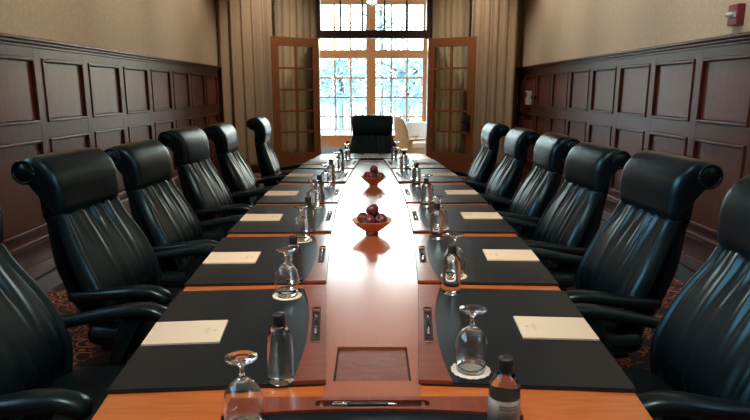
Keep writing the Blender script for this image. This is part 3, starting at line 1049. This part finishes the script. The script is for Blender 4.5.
    for k in range(5):
        ang = 2 * PI * k / 5 + .3
        ca, sa = math.cos(ang), math.sin(ang)
        lg = MB().tube([(.03 * ca, .03 * sa, .125), (.15 * ca, .15 * sa, .112), (.285 * ca, .285 * sa, .088)], [(.030, .022), (.026, .02), (.018, .014)], 8, sq=.6)
        l = lg.build('leg', M['caster'], e)
        cs = MB()
        cx, cy = .275 * ca, .275 * sa
        for s in (-1, 1):
            ox, oy = -sa * s * .014, ca * s * .014
            cs.tube([(cx + ox - sa * s * .011, cy + oy + ca * s * .011, .0425), (cx + ox + sa * s * .007, cy + oy - ca * s * .007, .0425)], .028, 14)
        cs.tube([(cx, cy, .04), (cx, cy, .09)], .009, 8, up=(1, 0, 0))
        cs.build('caster', M['caster'], l)
    return e
UPPER = ('seat', 'backrest', 'headrest', 'armrest')
chair0 = make_chair(); fc = [True]
def put_chair(x, y, rz, dz, label, tilt=0):
    e = chair0 if fc[0] else dup(chair0)
    if not fc[0]: pass
    fc[0] = False
    e.location = (x, y, .0145); e.rotation_euler = (0, 0, rz)
    for ch in e.children:
        b = ch.name.split('.')[0]
        if b in UPPER or b == 'seat_pan':
            ch.location = (0, 0, dz)
            ch.rotation_euler = (0, 0, 0)
            if b in ('backrest', 'headrest') and tilt:
                piv = Vector((0, -.22, .45))
                m3 = Matrix.Rotation(-R(tilt), 3, 'X')
                ch.rotation_euler = (-R(tilt), 0, 0)
                ch.location = piv - m3 @ piv + Vector((0, 0, dz))
    tag(e, label, 'chair', 'executive chairs around the table')
    return e
TURN = 8
chairs = [
  # side, x, y, turn, dz
  (-1, -.87, 1.68, 0, .0, 0), (-1, -.90, 2.52, 8, -.005, 0), (-1, -.905, 3.35, 5, -.035, 0), (-1, -.905, 4.20, 5, -.005, 0), (-1, -.85, 5.05, 0, -.02, 0), (-1, -.80, 6.05, -2, -.035, 8),
  (1, .79, 1.66, 0, .0, 0), (1, .83, 2.47, 4, -.012, 0), (1, .875, 3.40, 4, -.055, 0), (1, .86, 4.15, 0, -.045, 0), (1, .83, 5.0, 0, -.06, 0), (1, .80, 5.80, 0, -.065, 3)]
cnt = {-1: 0, 1: 0}
for (s, x, y, t, dz, tilt) in chairs:
    k = cnt[s]; cnt[s] += 1
    rz = (-PI / 2 - R(t)) if s < 0 else (PI / 2 + R(t))
    lab = 'black leather executive chair, %s from the glass doors, %s' % (ORD[5 - k], 'fire alarm side' if s > 0 else 'opposite the fire alarm')
    put_chair(x, y, rz, dz, lab, tilt)
put_chair(.005, 6.78, PI, -.04, 'black leather executive chair at the table end in front of the glass doors').scale = (1.08, 1, 1)

# ------------------------------------------------------------------ wall fittings
fa = empty('fire_alarm', (WX, 4.47, 1.99))
tag(fa, 'red fire alarm with clear strobe high on the papered wall', 'fire alarm')
MB().b2(0, -.055, -.06, .06, -.075, .075, .006).build('housing', M['red_plastic'], fa)
st = MB(); st.b2(-.055, -.062, -.05, .05, -.018, .018, .003); st.build('strobe_base', M['switch'], fa)
MB().tube([(-.060, 0, 0), (-.075, 0, 0), (-.10, 0, 0), (-.112, 0, 0)], [.022, .021, .014, .005], 14).build('strobe_lens', M['lens'], fa)
gr_ = MB()
for k in range(4):
    gr_.b2(-.055, -.058, -.045, .045, .026 + k * .011, .031 + k * .011)
gr_.build('sounder_grille', plain('alarm_red_pale', (.30, .06, .10), .45), fa)
wp = empty('wall_control', (WX - .02, 10.02, 1.32))
tag(wp, 'pale grey control box on the panelling beside the curtain', 'wall control')
MB().b2(0, -.075, -.06, .06, -.115, .115, .008).build('housing', M['switch'], wp)
MB().b2(-.075, -.080, -.04, .04, .02, .09, .002).build('display', M['pen_black'], wp)
hk = MB().b2(WX - .02, WX - .07, 9.62, 9.84, 1.31, 1.36, .008).build('wall_bracket', M['iron'])
tag(hk, 'short black bracket on the panelling next to the grey control box', 'bracket')

# ------------------------------------------------------------------ added fill lamps (unseen downlights put in to light the room)
def downlight(x, y, power, aim, blend, size, label, col=(1, .80, .58)):
    e = empty('fill_downlight', (x, y, CZ - .03))
    tag(e, label, 'added fill lamp', 'added fill downlights')
    MB().lathe([(.062, .03), (.085, .03), (.088, .018), (.085, .012), (.066, .014), (.060, .028), (.062, .03)], 28).build('trim_ring', M['bulb_housing'], e)
    ld = bpy.data.lights.new('fill_light', 'SPOT')
    ld.spot_size = R(size); ld.spot_blend = blend; ld.shadow_soft_size = .05; ld.energy = power; ld.color = col
    lo = bpy.data.objects.new('fill_light', ld); C.objects.link(lo)
    lo.parent = e; lo.location = (0, 0, -.02)
    d = Vector(aim) - Vector((x, y, CZ - .05))
    lo.rotation_euler = d.to_track_quat('-Z', 'Y').to_euler()
WASH = 125
for yy in (-.6, 1.0, 2.6, 4.2, 5.8, 7.4, 9.0):
    for sx in (-1, 1):
        downlight(sx * 1.75, yy, WASH * (1.0 if sx < 0 else 1.3), (sx * 2.7, yy, 2.45), 1.0, 74, 'added unseen fill downlight near the papered wall', (1, .84, .66) if sx < 0 else (1, .91, .80))
for x, yy in ((-1.0, 10.0), (1.0, 10.0)):
    downlight(x * 1.7, yy - .6, 230, (x * 1.7, 10.6, 1.5), 1.0, 64, 'added unseen fill downlight in front of the curtains', (1, .88, .74))
for x, yy in ((-.5, .2), (.5, .2)):
    downlight(x, yy, 320, (x * .3, 3.0, .8), 1.0, 40, 'added unseen fill downlight tilted at the fruit bowls')
for x, yy in ((-.55, .55), (.55, .55)):
    downlight(x, yy, 210, (x, yy + .55, .75), 1.0, 44, 'added unseen fill downlight above the table end')

# ------------------------------------------------------------------ daylight
wd = bpy.data.worlds.new('World'); S.world = wd
wd.use_nodes = True
nt = wd.node_tree; nt.nodes.clear()
out = nt.nodes.new('ShaderNodeOutputWorld')
bg = nt.nodes.new('ShaderNodeBackground')
sky = nt.nodes.new('ShaderNodeTexSky')
sky.sky_type = 'NISHITA'
sky.sun_disc = False
sky.sun_elevation = R(38); sky.sun_rotation = R(20); sky.air_density = 1.2; sky.dust_density = 3.0
mx = nt.nodes.new('ShaderNodeMix'); mx.data_type = 'RGBA'
mx.inputs[0].default_value = .8
mx.inputs[7].default_value = (.66, .88, 1.0, 1)
nt.links.new(sky.outputs[0], mx.inputs[6])
nt.links.new(mx.outputs[2], bg.inputs['Color'])
bg.inputs['Strength'].default_value = 3.4
nt.links.new(bg.outputs[0], out.inputs[0])
sl = bpy.data.lights.new('sun', 'SUN'); sl.energy = 6; sl.angle = R(2); sl.color = (1, .9, .75)
so = bpy.data.objects.new('sun', sl); C.objects.link(so)
so.rotation_euler = Vector((-.45, -.62, -.8)).to_track_quat('-Z', 'Y').to_euler()

# ------------------------------------------------------------------ camera
cd = bpy.data.cameras.new('camera')
cd.sensor_width = 36; cd.lens = 28.03; cd.clip_start = .05; cd.clip_end = 200
co = bpy.data.objects.new('camera', cd); C.objects.link(co)
co.location = (0, 0, EYE)
co.rotation_euler = (R(90 - 11.6), 0, R(-.294))
S.camera = co
S.view_settings.view_transform = 'Standard'
S.view_settings.look = 'None'
S.view_settings.exposure = .35
S.view_settings.gamma = 1
S.view_settings.use_curve_mapping = False
S.cycles.use_denoising = True
S.cycles.max_bounces = 14
S.cycles.transmission_bounces = 12
S.cycles.transparent_max_bounces = 16
S.cycles.diffuse_bounces = 5
S.cycles.caustics_reflective = False
S.cycles.sample_clamp_indirect = 12
